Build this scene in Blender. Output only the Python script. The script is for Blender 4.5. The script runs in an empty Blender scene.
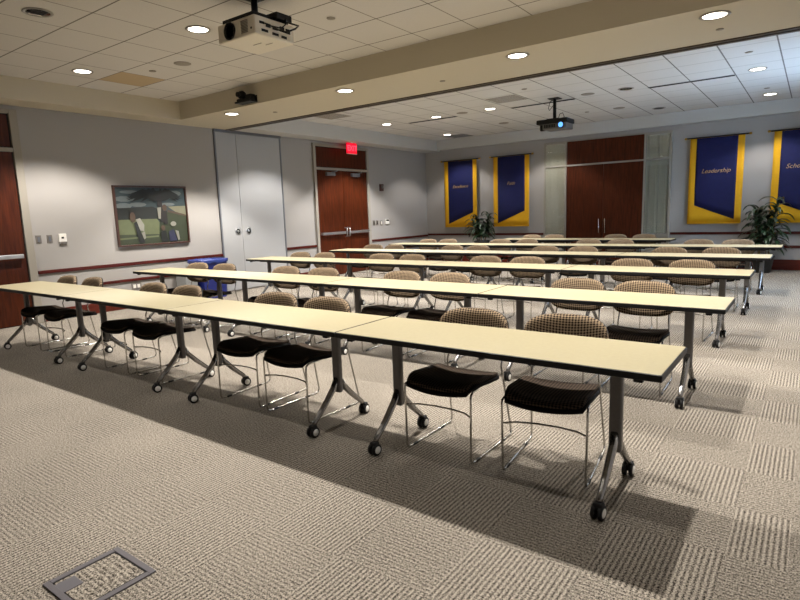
import bpy, bmesh, math, random
from mathutils import Vector, Matrix
random.seed(7)
S = bpy.context.scene
COL = S.collection
PI = math.pi

# ------------------------------------------------------------------ camera, world, exposure
cam_d = bpy.data.cameras.new('camera')
cam_d.sensor_fit = 'HORIZONTAL'; cam_d.sensor_width = 36.0
cam_d.lens = 36.0 * 563.0 / 800.0
cam_d.clip_start = 0.05; cam_d.clip_end = 100
cam = bpy.data.objects.new('camera', cam_d); COL.objects.link(cam); S.camera = cam
yaw, pit, rol = math.radians(36.32), math.radians(8.87), math.radians(-1.93)
f = Vector((-math.sin(yaw)*math.cos(pit), math.cos(yaw)*math.cos(pit), -math.sin(pit)))
r0 = Vector((math.cos(yaw), math.sin(yaw), 0)); u0 = r0.cross(f)
r = r0*math.cos(rol) + u0*math.sin(rol); u = -r0*math.sin(rol) + u0*math.cos(rol)
cam.matrix_world = Matrix(((r.x,u.x,-f.x,0),(r.y,u.y,-f.y,0),(r.z,u.z,-f.z,1.443),(0,0,0,1)))

w = bpy.data.worlds.new('world'); S.world = w; w.use_nodes = True
w.node_tree.nodes['Background'].inputs[0].default_value = (0.02,0.02,0.02,1)
S.view_settings.view_transform = 'Standard'; S.view_settings.look = 'None'
S.view_settings.exposure = -0.03; S.view_settings.gamma = 1.0
try: S.view_settings.use_curve_mapping = False
except Exception: pass
NEAR_W, FRONT_W, BEAM_W, FAR_W = 410.0, 62.0, 200.0, 390.0
NEAR_C, BEAM_C, FAR_C = (1.0,0.945,0.875), (1.0,0.945,0.87), (1.0,0.965,0.93)
SPOT = math.radians(110)
PROJ_W = 12500.0

# ------------------------------------------------------------------ helpers
def L(c):
    return tuple(((v/255)/12.92 if v/255 <= .04045 else ((v/255+.055)/1.055)**2.4) for v in c)
def mat(name, c, rough=.6, metal=0, spec=.5, emit=None, es=0):
    m = bpy.data.materials.new(name); m.use_nodes = True
    b = m.node_tree.nodes['Principled BSDF']
    b.inputs['Base Color'].default_value = (*L(c), 1); b.inputs['Roughness'].default_value = rough
    b.inputs['Metallic'].default_value = metal; b.inputs['Specular IOR Level'].default_value = spec
    if emit: b.inputs['Emission Color'].default_value = (*L(emit),1); b.inputs['Emission Strength'].default_value = es
    return m
def nd(m, t, **k):
    n = m.node_tree.nodes.new(t)
    for a, v in k.items(): setattr(n, a, v)
    return n
def lk(m, a, b): m.node_tree.links.new(a, b)
def mth(m, op, a, b=None, c=None):
    n = nd(m, 'ShaderNodeMath', operation=op)
    for i, v in enumerate((a, b, c)):
        if v is None: continue
        if isinstance(v, (int, float)): n.inputs[i].default_value = v
        else: lk(m, v, n.inputs[i])
    return n.outputs[0]
def mixc(m, fac, a, b):
    n = nd(m, 'ShaderNodeMix', data_type='RGBA')
    if isinstance(fac, (int, float)): n.inputs[0].default_value = fac
    else: lk(m, fac, n.inputs[0])
    for i, v in ((6, a), (7, b)):
        if isinstance(v, tuple): n.inputs[i].default_value = (*L(v), 1)
        else: lk(m, v, n.inputs[i])
    return n.outputs[2]
def bsdf(m): return m.node_tree.nodes['Principled BSDF']
def pos(m):
    g = nd(m, 'ShaderNodeNewGeometry'); s = nd(m, 'ShaderNodeSeparateXYZ'); lk(m, g.outputs['Position'], s.inputs[0])
    return g.outputs['Position'], s.outputs[0], s.outputs[1], s.outputs[2]
def noise(m, vec, scale, detail=2, rough=.5):
    n = nd(m, 'ShaderNodeTexNoise'); n.inputs['Scale'].default_value = scale
    n.inputs['Detail'].default_value = detail; n.inputs['Roughness'].default_value = rough
    if vec is not None: lk(m, vec, n.inputs['Vector'])
    return n.outputs['Fac']
def ocoord(m): return nd(m, 'ShaderNodeTexCoord').outputs['Object']
def bump(m, h, strength=.3, dist=.005):
    n = nd(m, 'ShaderNodeBump'); n.inputs['Strength'].default_value = strength; n.inputs['Distance'].default_value = dist
    lk(m, h, n.inputs['Height']); lk(m, n.outputs[0], bsdf(m).inputs['Normal'])

class MB:
    def __init__(s): s.bm = bmesh.new(); s.mi = 0
    def _fin(s, vs, n0):
        for fc in s.bm.faces:
            if fc.index == -1 or fc.index >= n0: pass
    def mark(s, before):
        for fc in s.bm.faces:
            if fc not in before: fc.material_index = s.mi
    def box(s, x0, x1, y0, y1, z0, z1, bev=0, seg=2, M=None):
        before = set(s.bm.faces)
        g = bmesh.ops.create_cube(s.bm, size=1.0)
        vs = g['verts']
        for v in vs:
            v.co = Vector(((x0+x1)/2+v.co.x*(x1-x0), (y0+y1)/2+v.co.y*(y1-y0), (z0+z1)/2+v.co.z*(z1-z0)))
        if bev:
            es = list({e for v in vs for e in v.link_edges})
            bmesh.ops.bevel(s.bm, geom=es, offset=bev, segments=seg, affect='EDGES', profile=.5)
        new = [fc for fc in s.bm.faces if fc not in before]
        if M is not None:
            for v in {v for fc in new for v in fc.verts}: v.co = M @ v.co
        for fc in new: fc.material_index = s.mi
        return s
    def tube(s, pts, rad, n=10, caps=True, rads=None):
        pts = [Vector(p) for p in pts]
        rings = []
        up = None
        for i, p in enumerate(pts):
            if i == 0: t = pts[1]-p
            elif i == len(pts)-1: t = p-pts[i-1]
            else: t = (pts[i+1]-p).normalized() + (p-pts[i-1]).normalized()
            t.normalize()
            if up is None:
                up = Vector((0,0,1)) if abs(t.z) < .9 else Vector((1,0,0))
            a = up - t*up.dot(t)
            if a.length < 1e-4: a = Vector((1,0,0)) - t*t.x
            a.normalize(); up = a; b = t.cross(a)
            rr = rads[i] if rads else rad
            rings.append([s.bm.verts.new(p + (a*math.cos(2*PI*k/n)+b*math.sin(2*PI*k/n))*rr) for k in range(n)])
        for i in range(len(rings)-1):
            for k in range(n):
                fc = s.bm.faces.new((rings[i][k], rings[i][(k+1)%n], rings[i+1][(k+1)%n], rings[i+1][k])); fc.material_index = s.mi; fc.smooth = True
        if caps:
            fc = s.bm.faces.new(rings[0][::-1]); fc.material_index = s.mi
            fc = s.bm.faces.new(rings[-1]); fc.material_index = s.mi
        return s
    def lathe(s, prof, c, axis='z', n=24, caps=True):
        c = Vector(c); rings = []
        for rr, h in prof:
            ring = []
            for k in range(n):
                a, b = rr*math.cos(2*PI*k/n), rr*math.sin(2*PI*k/n)
                o = {'z': (a,b,h), 'x': (h,a,b), 'y': (b,h,a)}[axis]
                ring.append(s.bm.verts.new(c+Vector(o)))
            rings.append(ring)
        for i in range(len(rings)-1):
            for k in range(n):
                fc = s.bm.faces.new((rings[i][k], rings[i][(k+1)%n], rings[i+1][(k+1)%n], rings[i+1][k])); fc.material_index = s.mi; fc.smooth = True
        if caps:
            for rg in (rings[0][::-1], rings[-1]):
                try:
                    fc = s.bm.faces.new(rg); fc.material_index = s.mi
                except ValueError: pass
        return s
    def poly(s, pts, thick=None):
        vs = [s.bm.verts.new(p) for p in pts]
        fc = s.bm.faces.new(vs); fc.material_index = s.mi
        if thick is not None:
            before = set(s.bm.faces)
            g = bmesh.ops.extrude_face_region(s.bm, geom=[fc])
            d = Vector(thick)
            for v in [e for e in g['geom'] if isinstance(e, bmesh.types.BMVert)]: v.co += d
            for q in s.bm.faces:
                if q not in before: q.material_index = s.mi
        return s
    def grid(s, fn, nu, nv, thick=None, smooth=True):
        # fn(a,b) a,b in 0..1 -> point; optional closed thickness via offset fn
        V = [[s.bm.verts.new(fn(i/nu, j/nv)) for j in range(nv+1)] for i in range(nu+1)]
        F = []
        for i in range(nu):
            for j in range(nv):
                fc = s.bm.faces.new((V[i][j], V[i+1][j], V[i+1][j+1], V[i][j+1])); fc.material_index = s.mi; fc.smooth = smooth; F.append(fc)
        if thick:
            W = [[s.bm.verts.new(V[i][j].co + Vector(thick)) for j in range(nv+1)] for i in range(nu+1)]
            for i in range(nu):
                for j in range(nv):
                    fc = s.bm.faces.new((W[i][j+1], W[i+1][j+1], W[i+1][j], W[i][j])); fc.material_index = s.mi; fc.smooth = smooth
            bd = [(i,0) for i in range(nu)]+[(nu,j) for j in range(nv)]+[(i,nv) for i in range(nu,0,-1)]+[(0,j) for j in range(nv,0,-1)]
            for k in range(len(bd)):
                a, b = bd[k], bd[(k+1)%len(bd)]
                fc = s.bm.faces.new((V[b[0]][b[1]], V[a[0]][a[1]], W[a[0]][a[1]], W[b[0]][b[1]])); fc.material_index = s.mi; fc.smooth = smooth
        return s
    def build(s, name, mats, parent=None, loc=None, recalc=True):
        if recalc: bmesh.ops.recalc_face_normals(s.bm, faces=s.bm.faces)
        me = bpy.data.meshes.new(name); s.bm.to_mesh(me); s.bm.free()
        for m in (mats if isinstance(mats, (list, tuple)) else [mats]): me.materials.append(m)
        o = bpy.data.objects.new(name, me); COL.objects.link(o)
        if parent: o.parent = parent
        if loc: o.location = loc
        return o
def tag(o, label=None, cat=None, group=None, kind=None):
    if label: o['label'] = label
    if cat: o['category'] = cat
    if group: o['group'] = group
    if kind: o['kind'] = kind
    return o
def thing(name, label, cat, loc=(0,0,0), rz=0, group=None):
    o = bpy.data.objects.new(name, None); COL.objects.link(o); o.location = loc; o.rotation_euler = (0,0,rz)
    o.empty_display_size = .1
    return tag(o, label, cat, group)
def struct(o): o['kind'] = 'structure'; return o
def box_obj(name, x0, x1, y0, y1, z0, z1, m, parent=None, bev=0):
    return MB().box(x0,x1,y0,y1,z0,z1,bev).build(name, m, parent)
KIDS = {}
def children(o): return [c for c in bpy.data.objects if c.parent == o]
def copy_tree(o, parent=None):
    c = o.copy(); COL.objects.link(c)
    if parent: c.parent = parent
    for ch in children(o):
        if ch.type != 'LIGHT': copy_tree(ch, c)
    return c
def text_mesh(name, body, size, m, parent=None, M=None, shear=0, extrude=.001, align='CENTER', bold=0):
    cu = bpy.data.curves.new(name, 'FONT'); cu.body = body; cu.size = size; cu.shear = shear; cu.extrude = extrude
    cu.align_x = align; cu.align_y = 'CENTER'; cu.offset = bold
    t = bpy.data.objects.new('tmp', cu); COL.objects.link(t)
    bpy.context.view_layer.update()
    me = bpy.data.meshes.new_from_object(t.evaluated_get(bpy.context.evaluated_depsgraph_get()))
    bpy.data.objects.remove(t); me.name = name
    if M is not None: me.transform(M)
    me.materials.clear(); me.materials.append(m)
    o = bpy.data.objects.new(name, me); COL.objects.link(o)
    if parent: o.parent = parent
    return o

# ------------------------------------------------------------------ dimensions
XL, XR, YF, YB = -9.2, 0.55, -4.0, 14.0
ZS, ZC = 3.10, 3.39           # soffit and tile ceiling heights
YB1, YB2 = 5.81, 7.185        # beam between the two halves
XS = -8.72                    # inner edge of left soffit

# ------------------------------------------------------------------ materials
def carpet():
    m = mat('carpet', (140,130,118), .95, spec=.1)
    P, x, y, z = pos(m)
    T = .445
    fu = mth(m,'FLOOR', mth(m,'DIVIDE', mth(m,'ADD', x, .21), T)); fv = mth(m,'FLOOR', mth(m,'DIVIDE', mth(m,'SUBTRACT', y, 2.05), T))
    par = mth(m,'FLOORED_MODULO', mth(m,'ADD', fu, fv), 2.0)
    def ribs(c, o):
        s = mth(m,'SINE', mth(m,'MULTIPLY', c, 2*PI/.0212))
        d = mth(m,'SINE', mth(m,'MULTIPLY', o, 2*PI/.016))
        rr = mth(m,'ADD', mth(m,'MULTIPLY', s, .5), .5)
        return mth(m,'ADD', rr, mth(m,'MULTIPLY', d, .08))
    ra, rb = ribs(x, y), ribs(y, x)
    rb = mth(m,'ADD', mth(m,'MULTIPLY', rb, .55), .2)
    n1 = noise(m, P, 150, 3, .6); n2 = noise(m, P, 60, 2); n3 = noise(m, P, 1.2, 3)
    mx = nd(m,'ShaderNodeMix', data_type='FLOAT'); lk(m, par, mx.inputs[0]); lk(m, rb, mx.inputs[2]); lk(m, ra, mx.inputs[3])
    rib = mx.outputs[0]
    # border strip of plain carpet on the right
    bd = mth(m,'GREATER_THAN', x, .005)
    mb = nd(m,'ShaderNodeMix', data_type='FLOAT'); lk(m, bd, mb.inputs[0]); lk(m, rib, mb.inputs[2]); mb.inputs[3].default_value = .45
    h = mb.outputs[0]
    spk = mth(m,'MULTIPLY', mth(m,'SUBTRACT', n1, .5), 3.4)
    fac = mth(m,'ADD', mth(m,'MULTIPLY', h, .54), mth(m,'ADD', spk, .22))
    fac = mth(m,'ADD', fac, mth(m,'MULTIPLY', mth(m,'SUBTRACT', n2, .5), .8))
    fac = mth(m,'ADD', fac, mth(m,'MULTIPLY', mth(m,'SUBTRACT', n3, .5), .25))
    n = nd(m,'ShaderNodeClamp'); lk(m, fac, n.inputs[0])
    c = mixc(m, n.outputs[0], (40,35,30), (172,163,150))
    lk(m, c, bsdf(m).inputs['Base Color'])
    bump(m, fac, .25, .005)
    return m
def grid_mask(m, c, off, sp, wd):
    t = mth(m,'FLOORED_MODULO', mth(m,'SUBTRACT', c, off - sp/2), sp)
    return mth(m,'LESS_THAN', mth(m,'ABSOLUTE', mth(m,'SUBTRACT', t, sp/2)), wd/2)
def ceil_near():
    m = mat('ceiling_tile', (222,214,204), .9, spec=.1)
    P, x, y, z = pos(m)
    a = grid_mask(m, x, -2.47, .628, .013); b = grid_mask(m, y, 2.905, .638, .016)
    n = noise(m, P, 120, 2); n2 = noise(m, P, .9, 2)
    base = mixc(m, n, (192,187,181), (208,204,199))
    c = mixc(m, mth(m,'MULTIPLY', a, .75), base, (92,82,72)); c = mixc(m, mth(m,'MULTIPLY', b, .8), c, (70,62,54))
    # one water-stained tile
    st = mth(m,'MULTIPLY', mth(m,'MULTIPLY', mth(m,'GREATER_THAN', x, -8.12), mth(m,'LESS_THAN', x, -7.50)), mth(m,'MULTIPLY', mth(m,'GREATER_THAN', y, 4.185), mth(m,'LESS_THAN', y, 4.81)))
    c = mixc(m, mth(m,'MULTIPLY', st, .8), c, (176,150,108))
    lk(m, c, bsdf(m).inputs['Base Color']); bump(m, n, .1, .002)
    return m
def ceil_far():
    m = mat('ceiling_tile_scored', (226,222,216), .9, spec=.1)
    P, x, y, z = pos(m)
    a = grid_mask(m, x, -.5, .6355, .018); b = grid_mask(m, y, 10.64, .6355, .030)
    n = noise(m, P, 120, 2)
    base = mixc(m, n, (196,194,191), (212,210,207))
    c = mixc(m, mth(m,'MULTIPLY', b, .33), base, (110,104,98)); c = mixc(m, mth(m,'MULTIPLY', a, .8), c, (72,68,64))
    lk(m, c, bsdf(m).inputs['Base Color']); bump(m, n, .1, .002)
    return m
def paint(name, c):
    m = mat(name, c, .85, spec=.25); n = noise(m, pos(m)[0], 180, 2); bump(m, n, .06, .001); return m
def wood(name, dark, light, rough=.35, vertical=True):
    m = mat(name, dark, rough, spec=.2)
    mp = nd(m,'ShaderNodeMapping'); lk(m, pos(m)[0], mp.inputs[0]); mp.inputs['Scale'].default_value = (9,9,.8) if vertical else (1,1,9)
    n = noise(m, mp.outputs[0], 3, 6, .65)
    rp = nd(m,'ShaderNodeValToRGB'); lk(m, n, rp.inputs[0])
    rp.color_ramp.elements[0].position = .3; rp.color_ramp.elements[0].color = (*L(dark),1)
    rp.color_ramp.elements[1].position = .72; rp.color_ramp.elements[1].color = (*L(light),1)
    lk(m, rp.outputs[0], bsdf(m).inputs['Base Color']); return m
def chair_fabric(name, dark, light):
    m = mat(name, (130,112,94), .95, spec=.15)
    o = ocoord(m); s = nd(m,'ShaderNodeSeparateXYZ'); lk(m, o, s.inputs[0])
    x, y, z = s.outputs
    zz = mth(m,'ADD', z, y)
    k = 2*PI/.036
    a = mth(m,'MULTIPLY', mth(m,'SINE', mth(m,'MULTIPLY', mth(m,'ADD', x, zz), k)), mth(m,'SINE', mth(m,'MULTIPLY', mth(m,'SUBTRACT', x, zz), k)))
    a = mth(m,'ADD', mth(m,'MULTIPLY', a, .9), .5)
    n = noise(m, o, 160, 2)
    fac = nd(m,'ShaderNodeClamp'); lk(m, mth(m,'ADD', a, mth(m,'MULTIPLY', mth(m,'SUBTRACT', n, .5), 1.0)), fac.inputs[0])
    pat = mixc(m, fac.outputs[0], dark, light)
    lk(m, pat, bsdf(m).inputs['Base Color'])
    bump(m, fac.outputs[0], .25, .002); return m
def laminate():
    m = mat('cream_laminate', (238,222,176), .42, spec=.35)
    n = noise(m, ocoord(m), 45, 3); lk(m, mixc(m, n, (146,137,110), (158,149,120)), bsdf(m).inputs['Base Color']); return m
def fabric(name, c, var=.8):
    m = mat(name, c, .75, spec=.3); n = noise(m, ocoord(m), 14, 3)
    lk(m, mixc(m, n, tuple(v*var for v in c), c), bsdf(m).inputs['Base Color']); return m
def speckled(name, c, rough=.5, metal=0, amt=.9, scale=60, spec=.5):
    m = mat(name, c, rough, metal, spec); n = noise(m, ocoord(m), scale, 2)
    lk(m, mixc(m, n, tuple(v*amt for v in c), c), bsdf(m).inputs['Base Color']); return m
M_carpet = carpet(); M_cn = ceil_near(); M_cf = ceil_far()
M_wall = paint('wall_paint', (152,148,144)); M_soffit = paint('soffit_paint_bounce_tint', (188,179,160)); M_soffit_far = paint('soffit_paint_pale', (184,182,177))  # near soffit's tan carries the tables' warm bounce light in its colour
M_wood = wood('door_wood', (46,17,6), (82,36,16)); M_red = wood('mahogany_trim', (56,14,9), (82,26,18), .4, False)
M_base = wood('baseboard_wood', (70,22,13), (92,36,23), .45, False)
M_frame = paint('frame_paint', (146,140,130)); M_bronze = speckled('bronze_track', (74,64,56), .5, .3)
M_part = paint('partition_panel', (158,158,158)); M_gap = mat('dark_gap', (22,20,20), .9); M_trimgrey = speckled('grey_trim', (112,114,120), .45, .4)
M_lam = laminate(); M_edge = speckled('black_edge', (14,13,13), .5, 0, .8, 60, .3); M_fabric = chair_fabric('patterned_upholstery', (30,23,19), (150,130,106)); M_seat = chair_fabric('seat_upholstery_shaded', (14,11,9), (78,65,54))  # seat repeats the back fabric darkened, with under-table shade in its colour
M_black = speckled('black_plastic', (16,15,15), .6, 0, .8, 60, .3); M_shell = speckled('black_seat_shell', (9,8,8), .8, 0, .8, 60, .15); M_chrome = speckled('chrome', (200,198,194), .22, 1.0, .92)
M_grey = speckled('grey_metal', (104,101,99), .4, .5); M_alu = speckled('polished_aluminium', (150,148,146), .25, .9, .93)
M_offw2 = speckled('trim_metal', (150,146,140), .45, 0, .95); M_hub = mat('pale_hub', (226,224,218), .45)
M_steel = speckled('brushed_steel', (196,196,198), .32, .9)
M_white = speckled('white_plastic', (226,222,214), .5, 0, .95); M_offw = speckled('offwhite_case', (214,206,190), .5, 0, .96)
M_lens = mat('lamp_lens', (255,250,240), .4, emit=(255,246,232), es=9.0)
M_unlit = mat('unlit_reflector', (150,146,142), .18, .9); M_grille = speckled('grille', (150,142,132), .7, 0, .85, 300)
M_vpale = speckled('pale_grille', (186,182,176), .7, 0, .95); M_glass = mat('glass', (235,240,240), .04); 
_t = nd(M_glass,'ShaderNodeBsdfTransparent'); _g = nd(M_glass,'ShaderNodeBsdfGlossy'); _g.inputs['Roughness'].default_value = .03; _x = nd(M_glass,'ShaderNodeMixShader'); _x.inputs[0].default_value = .07
_t.inputs[0].default_value = (.97,.97,.97,1)
lk(M_glass,_t.outputs[0],_x.inputs[1]); lk(M_glass,_g.outputs[0],_x.inputs[2]); lk(M_glass,_x.outputs[0],M_glass.node_tree.nodes['Material Output'].inputs[0])
M_navy = fabric('navy_cloth', (17,22,74)); M_gold = fabric('gold_cloth', (214,160,20), .93); M_letter = mat('gold_letters', (170,138,92), .6)
M_brass = mat('brass', (170,130,60), .3, 1.0)
M_leaf = speckled('leaf', (34,56,32), .38, 0, .6, 20); M_stem = speckled('cane_stem', (104,88,62), .8); M_pot = speckled('dark_pot', (28,27,26), .5)
M_blind = speckled('blind_vinyl', (176,174,154), .6, 0, .85)
M_blue = speckled('blue_plastic', (20,32,108), .45, 0, .9); M_bag = mat('liner_bag', (44,58,124), .35); M_greyp = speckled('grey_bin_plastic', (150,152,152), .5)
M_soil = speckled('soil', (40,30,22), .95, 0, .5)

# ------------------------------------------------------------------ structure
fl = struct(box_obj('floor', XL-.2, XR+.2, YF-.2, YB+.2, -.12, 0, M_carpet))
struct(box_obj('wall_left', XL-.2, XL, YF-.2, YB+.2, 0, ZC+.2, M_wall))
struct(box_obj('wall_back', XL, XR, YB, YB+.2, 0, ZC+.2, M_wall))
struct(box_obj('wall_right', XR, XR+.2, YF-.2, YB+.2, 0, ZC+.2, paint('bounce_wall_paint', (168,168,171))))  # unseen wall, paint lightened to bounce projector light onto the ceiling
struct(box_obj('wall_front', XL, XR, YF-.2, YF, 0, ZC+.2, M_wood))  # unseen wall, made dark and set far back to cut bounce on the beam
mb = MB(); mb.box(XS, XR, YF, YB1, ZC, ZC+.06); mb.mi = 1; mb.box(XS, XR, YB2, 13.87, ZC, ZC+.06)
struct(mb.build('ceiling', [M_cn, M_cf]))
mb = MB(); mb.box(XL, XR, YB1, YB2, ZS, ZC+.06); mb.box(XL, XS, YF, YB1, ZS, ZC+.06)
struct(mb.build('ceiling_beam', M_soffit))
mb = MB(); mb.box(XL, XS, YB2, YB, ZS, ZC+.06); mb.box(XS, XR, 13.87, YB, ZS+.03, ZC+.06)
struct(mb.build('ceiling_soffit', M_soffit_far))
# folding-partition track under the far side of the beam
mb = MB(); mb.box(XL+.01, XR, 7.03, 7.09, ZS-.012, ZS); mb.box(XL+.01, XR, 7.13, 7.19, ZS-.012, ZS); mb.mi = 1; mb.box(XL+.01, XR, 7.09, 7.13, ZS-.006, ZS)
struct(mb.build('trim_1', [M_bronze, M_gap]))
# rails and baseboards
def rail(name, segs, m):
    mb = MB()
    for s_ in segs: mb.box(*s_, bev=.004)
    return struct(mb.build(name, m))
lseg = [(3.53,6.78),(8.42,9.36),(11.33,YB)]
rail('trim_2', [(XL, XL+.022, a, b, .712, .764) for a, b in lseg], M_red)
rail('trim_3', [(XL, XL+.022, a, b, .445, .490) for a, b in lseg], M_red)
rail('baseboard_left', [(XL, XL+.018, a, b, 0, .17) for a, b in lseg], M_base)
bseg = [(XL+.03,-5.62),(-2.62,XR)]
rail('trim_4', [(a, b, YB-.022, YB, .735, .79) for a, b in bseg], M_red)
rail('trim_5', [(a, b, YB-.022, YB, .45, .505) for a, b in bseg], M_red)
rail('baseboard_back', [(a, b, YB-.018, YB, 0, .215) for a, b in bseg], M_base)

def door_left(idx, y0, y1, leaves, ztop=3.04, ztr=2.46, fr=.075):
    # frame on the left wall, spanning y0..y1, with a transom panel above the leaves
    mb = MB(); x1 = XL+.05
    mb.box(XL, x1, y0, y0+fr, 0, ztop, .006); mb.box(XL, x1, y1-fr, y1, 0, ztop, .006)
    mb.box(XL, x1, y0+fr, y1-fr, ztop-.06, ztop, .004); mb.box(XL, x1-.005, y0+fr, y1-fr, ztr, ztr+.055, .004)
    mb.mi = 1
    mb.box(XL, XL+.014, y0+fr, y0+fr+.012, 0, ztr); mb.box(XL, XL+.014, y1-fr-.012, y1-fr, 0, ztr); mb.box(XL,XL+.008,y0+fr,y1-fr,0,ztop-.06)
    d = struct(mb.build('door_%d' % idx, [M_frame, M_gap]))
    box_obj('transom_panel', XL+.008, XL+.016, y0+fr+.02, y1-fr-.02, ztr+.07, ztop-.075, M_wood, d)
    n = leaves; a0 = y0+fr+.012; w_ = (y1-fr-.012-a0)/n
    for k in range(n):
        lf = MB().box(XL+.008, XL+.026, a0+k*w_+.004, a0+(k+1)*w_-.004, .012, ztr-.008).build('door_leaf', M_wood, d)
        ya, yb = a0+k*w_+.05, a0+(k+1)*w_-.05
        mb = MB(); mb.box(XL+.07, XL+.105, ya, yb, .97, 1.03, .008)
        mb.box(XL+.026, XL+.075, ya, ya+.04, .975, 1.025); mb.box(XL+.026, XL+.075, yb-.04, yb, .975, 1.025)
        pb = mb.build('push_bar', M_steel, lf)
        if n == 2:
            yy = ya if k == 1 else yb
            MB().tube([(XL+.06,yy,.90),(XL+.13,yy,.92),(XL+.13,yy,1.10),(XL+.06,yy,1.12)], .014, 8).build('pull_latch', M_steel, lf)
            yc = a0+(k+.5)*w_
            mb = MB(); mb.box(XL+.026, XL+.09, yc-.16, yc+.12, 2.33, 2.41, .006)
            mb.tube([(XL+.06,yc+.02,2.41),(XL+.16,yc+.1,2.43),(XL+.06,yc+.22,2.47)], .011, 6)
            mb.build('door_closer', M_trimgrey, lf)
    return d
door_left(1, 2.33, 3.51, 1, fr=.105)
door_left(2, 9.36, 11.32, 2)

# pocket doors hiding the folding partition
mb = MB(); mb.box(XL, XL+.03, 6.775, 6.805, 0, 3.09); mb.box(XL, XL+.03, 8.39, 8.42, 0, 3.09)
mb.box(XL, XL+.05, 6.775, 8.42, 3.05, 3.099)
d3 = struct(mb.build('door_3', [M_trimgrey]))
for (a, b), hy in (((6.807,7.272),7.165), ((7.280,8.388),7.425)):
    p = MB().box(XL, XL+.02, a, b, .03, 3.048).build('door_leaf', M_part, d3)
    mb = MB(); mb.lathe([(.045,0),(.062,.0),(.066,.012),(.052,.016)], (XL+.02,hy,1.175), 'x', 24, False)
    mb.mi = 1; mb.lathe([(.052,.004),(.045,.001)], (XL+.021,hy,1.175), 'x', 24); mb.mi = 0; mb.lathe([(.024,.003),(.024,.02),(.02,.022)], (XL+.02,hy,1.175), 'x', 16)
    mb.build('round_pull', [M_steel, M_black], p)

# back double door with sidelights
mb = MB()
zt = 3.03
for x in (-5.60, -5.065, -3.225, -2.685): mb.box(x, x+.045, YB-.06, YB, 0, zt, .004)
mb.box(-5.555,-5.065,YB-.06,YB,zt-.05,zt,.004); mb.box(-3.18,-2.685,YB-.06,YB,zt-.05,zt,.004)
mb.box(-5.02,-3.225,YB-.05,YB,zt-.02,zt,.003); mb.box(-5.02,-3.225,YB-.055,YB,2.415,2.45,.003)
for a, b in ((-5.555,-5.065),(-3.18,-2.685)):
    mb.box(a,b,YB-.055,YB,2.415,2.455,.003); mb.box(a,b,YB-.055,YB,.70,.76,.003); mb.box(a,b,YB-.03,YB,0,.70)
mb.mi = 1; mb.box(-5.02,-3.225,YB-.006,YB,0,2.415)
d4 = struct(mb.build('door_4', [M_frame, M_gap]))
box_obj('transom_panel', -5.015,-3.23,YB-.03,YB-.001,2.455,zt-.025, M_wood, d4)
for a, b, hx in ((-5.016,-4.127,-4.20),(-4.119,-3.229,-4.055)):
    lf = box_obj('door_leaf', a, b, YB-.04, YB-.006, .012, 2.41, M_wood, d4)
    MB().tube([(hx,YB-.04,.80),(hx,YB-.10,.80),(hx,YB-.10,1.12),(hx,YB-.04,1.12)], .013, 8).build('pull_handle', M_chrome, lf)
for i, (a, b, tilt) in enumerate(((-5.555,-5.065,.5),(-3.18,-2.685,1.0))):
    wn = struct(MB().box(a+.004,b-.004,YB-.052,YB-.048,.762,zt-.052).build('window_%d' % (i+1), M_glass))
    mb = MB(); n = 7
    for k in range(n):
        xc = a+.04+(b-a-.08)*k/(n-1); t = tilt*(.75+.25*math.sin(k*2.1+i))
        mb.box(-.042,.042,-.0012,.0012,.77,zt-.08, M=Matrix.Translation((xc,YB-.022,0)) @ Matrix.Rotation(t*.95,4,'Z'))
    mb.box(a+.01,b-.01,YB-.04,YB-.008,zt-.08,zt-.055)
    mb.build('vertical_blind', M_blind, wn)

# ------------------------------------------------------------------ ceiling fixtures
def make_downlight(lit, big=1.0):
    t = thing('downlight', None, None)
    MB().lathe([(.075*big,0),(.098*big,0),(.102*big,-.006),(.096*big,-.011),(.080*big,-.009),(.075*big,0)], (0,0,0), 'z', 28, False).build('trim_ring', M_offw2, t)
    if lit:
        MB().lathe([(.001,-.004),(.079*big,-.004)], (0,0,0), 'z', 28, False).build('lens', M_lens, t)
    else:
        mb = MB(); mb.lathe([(.079*big,-.008),(.07*big,-.001),(.001,-.001)], (0,0,0), 'z', 28, False)
        mb.mi = 1
        for k in (-1,0,1): mb.box(k*.035*big-.011*big,k*.035*big+.011*big,-.055*big,.055*big,-.006,-.002)
        mb.build('reflector', [M_unlit, M_black], t)
    return t
def batwing(ld):
    # reflector distribution: more light towards the rim of the cone than straight down
    ld.use_nodes = True; nt = ld.node_tree; em = nt.nodes['Emission']
    tc = nt.nodes.new('ShaderNodeTexCoord'); sp = nt.nodes.new('ShaderNodeSeparateXYZ'); nt.links.new(tc.outputs['Normal'], sp.inputs[0])
    a = nt.nodes.new('ShaderNodeMath'); a.operation = 'ABSOLUTE'; nt.links.new(sp.outputs[2], a.inputs[0])
    m_ = nt.nodes.new('ShaderNodeMath'); m_.operation = 'MAXIMUM'; nt.links.new(a.outputs[0], m_.inputs[0]); m_.inputs[1].default_value = .5
    p_ = nt.nodes.new('ShaderNodeMath'); p_.operation = 'POWER'; nt.links.new(m_.outputs[0], p_.inputs[0]); p_.inputs[1].default_value = -2.3
    nt.links.new(p_.outputs[0], em.inputs['Strength'])
P_lit, P_dark = make_downlight(True, 1.27), make_downlight(False, 1.27)
used = {}
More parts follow.
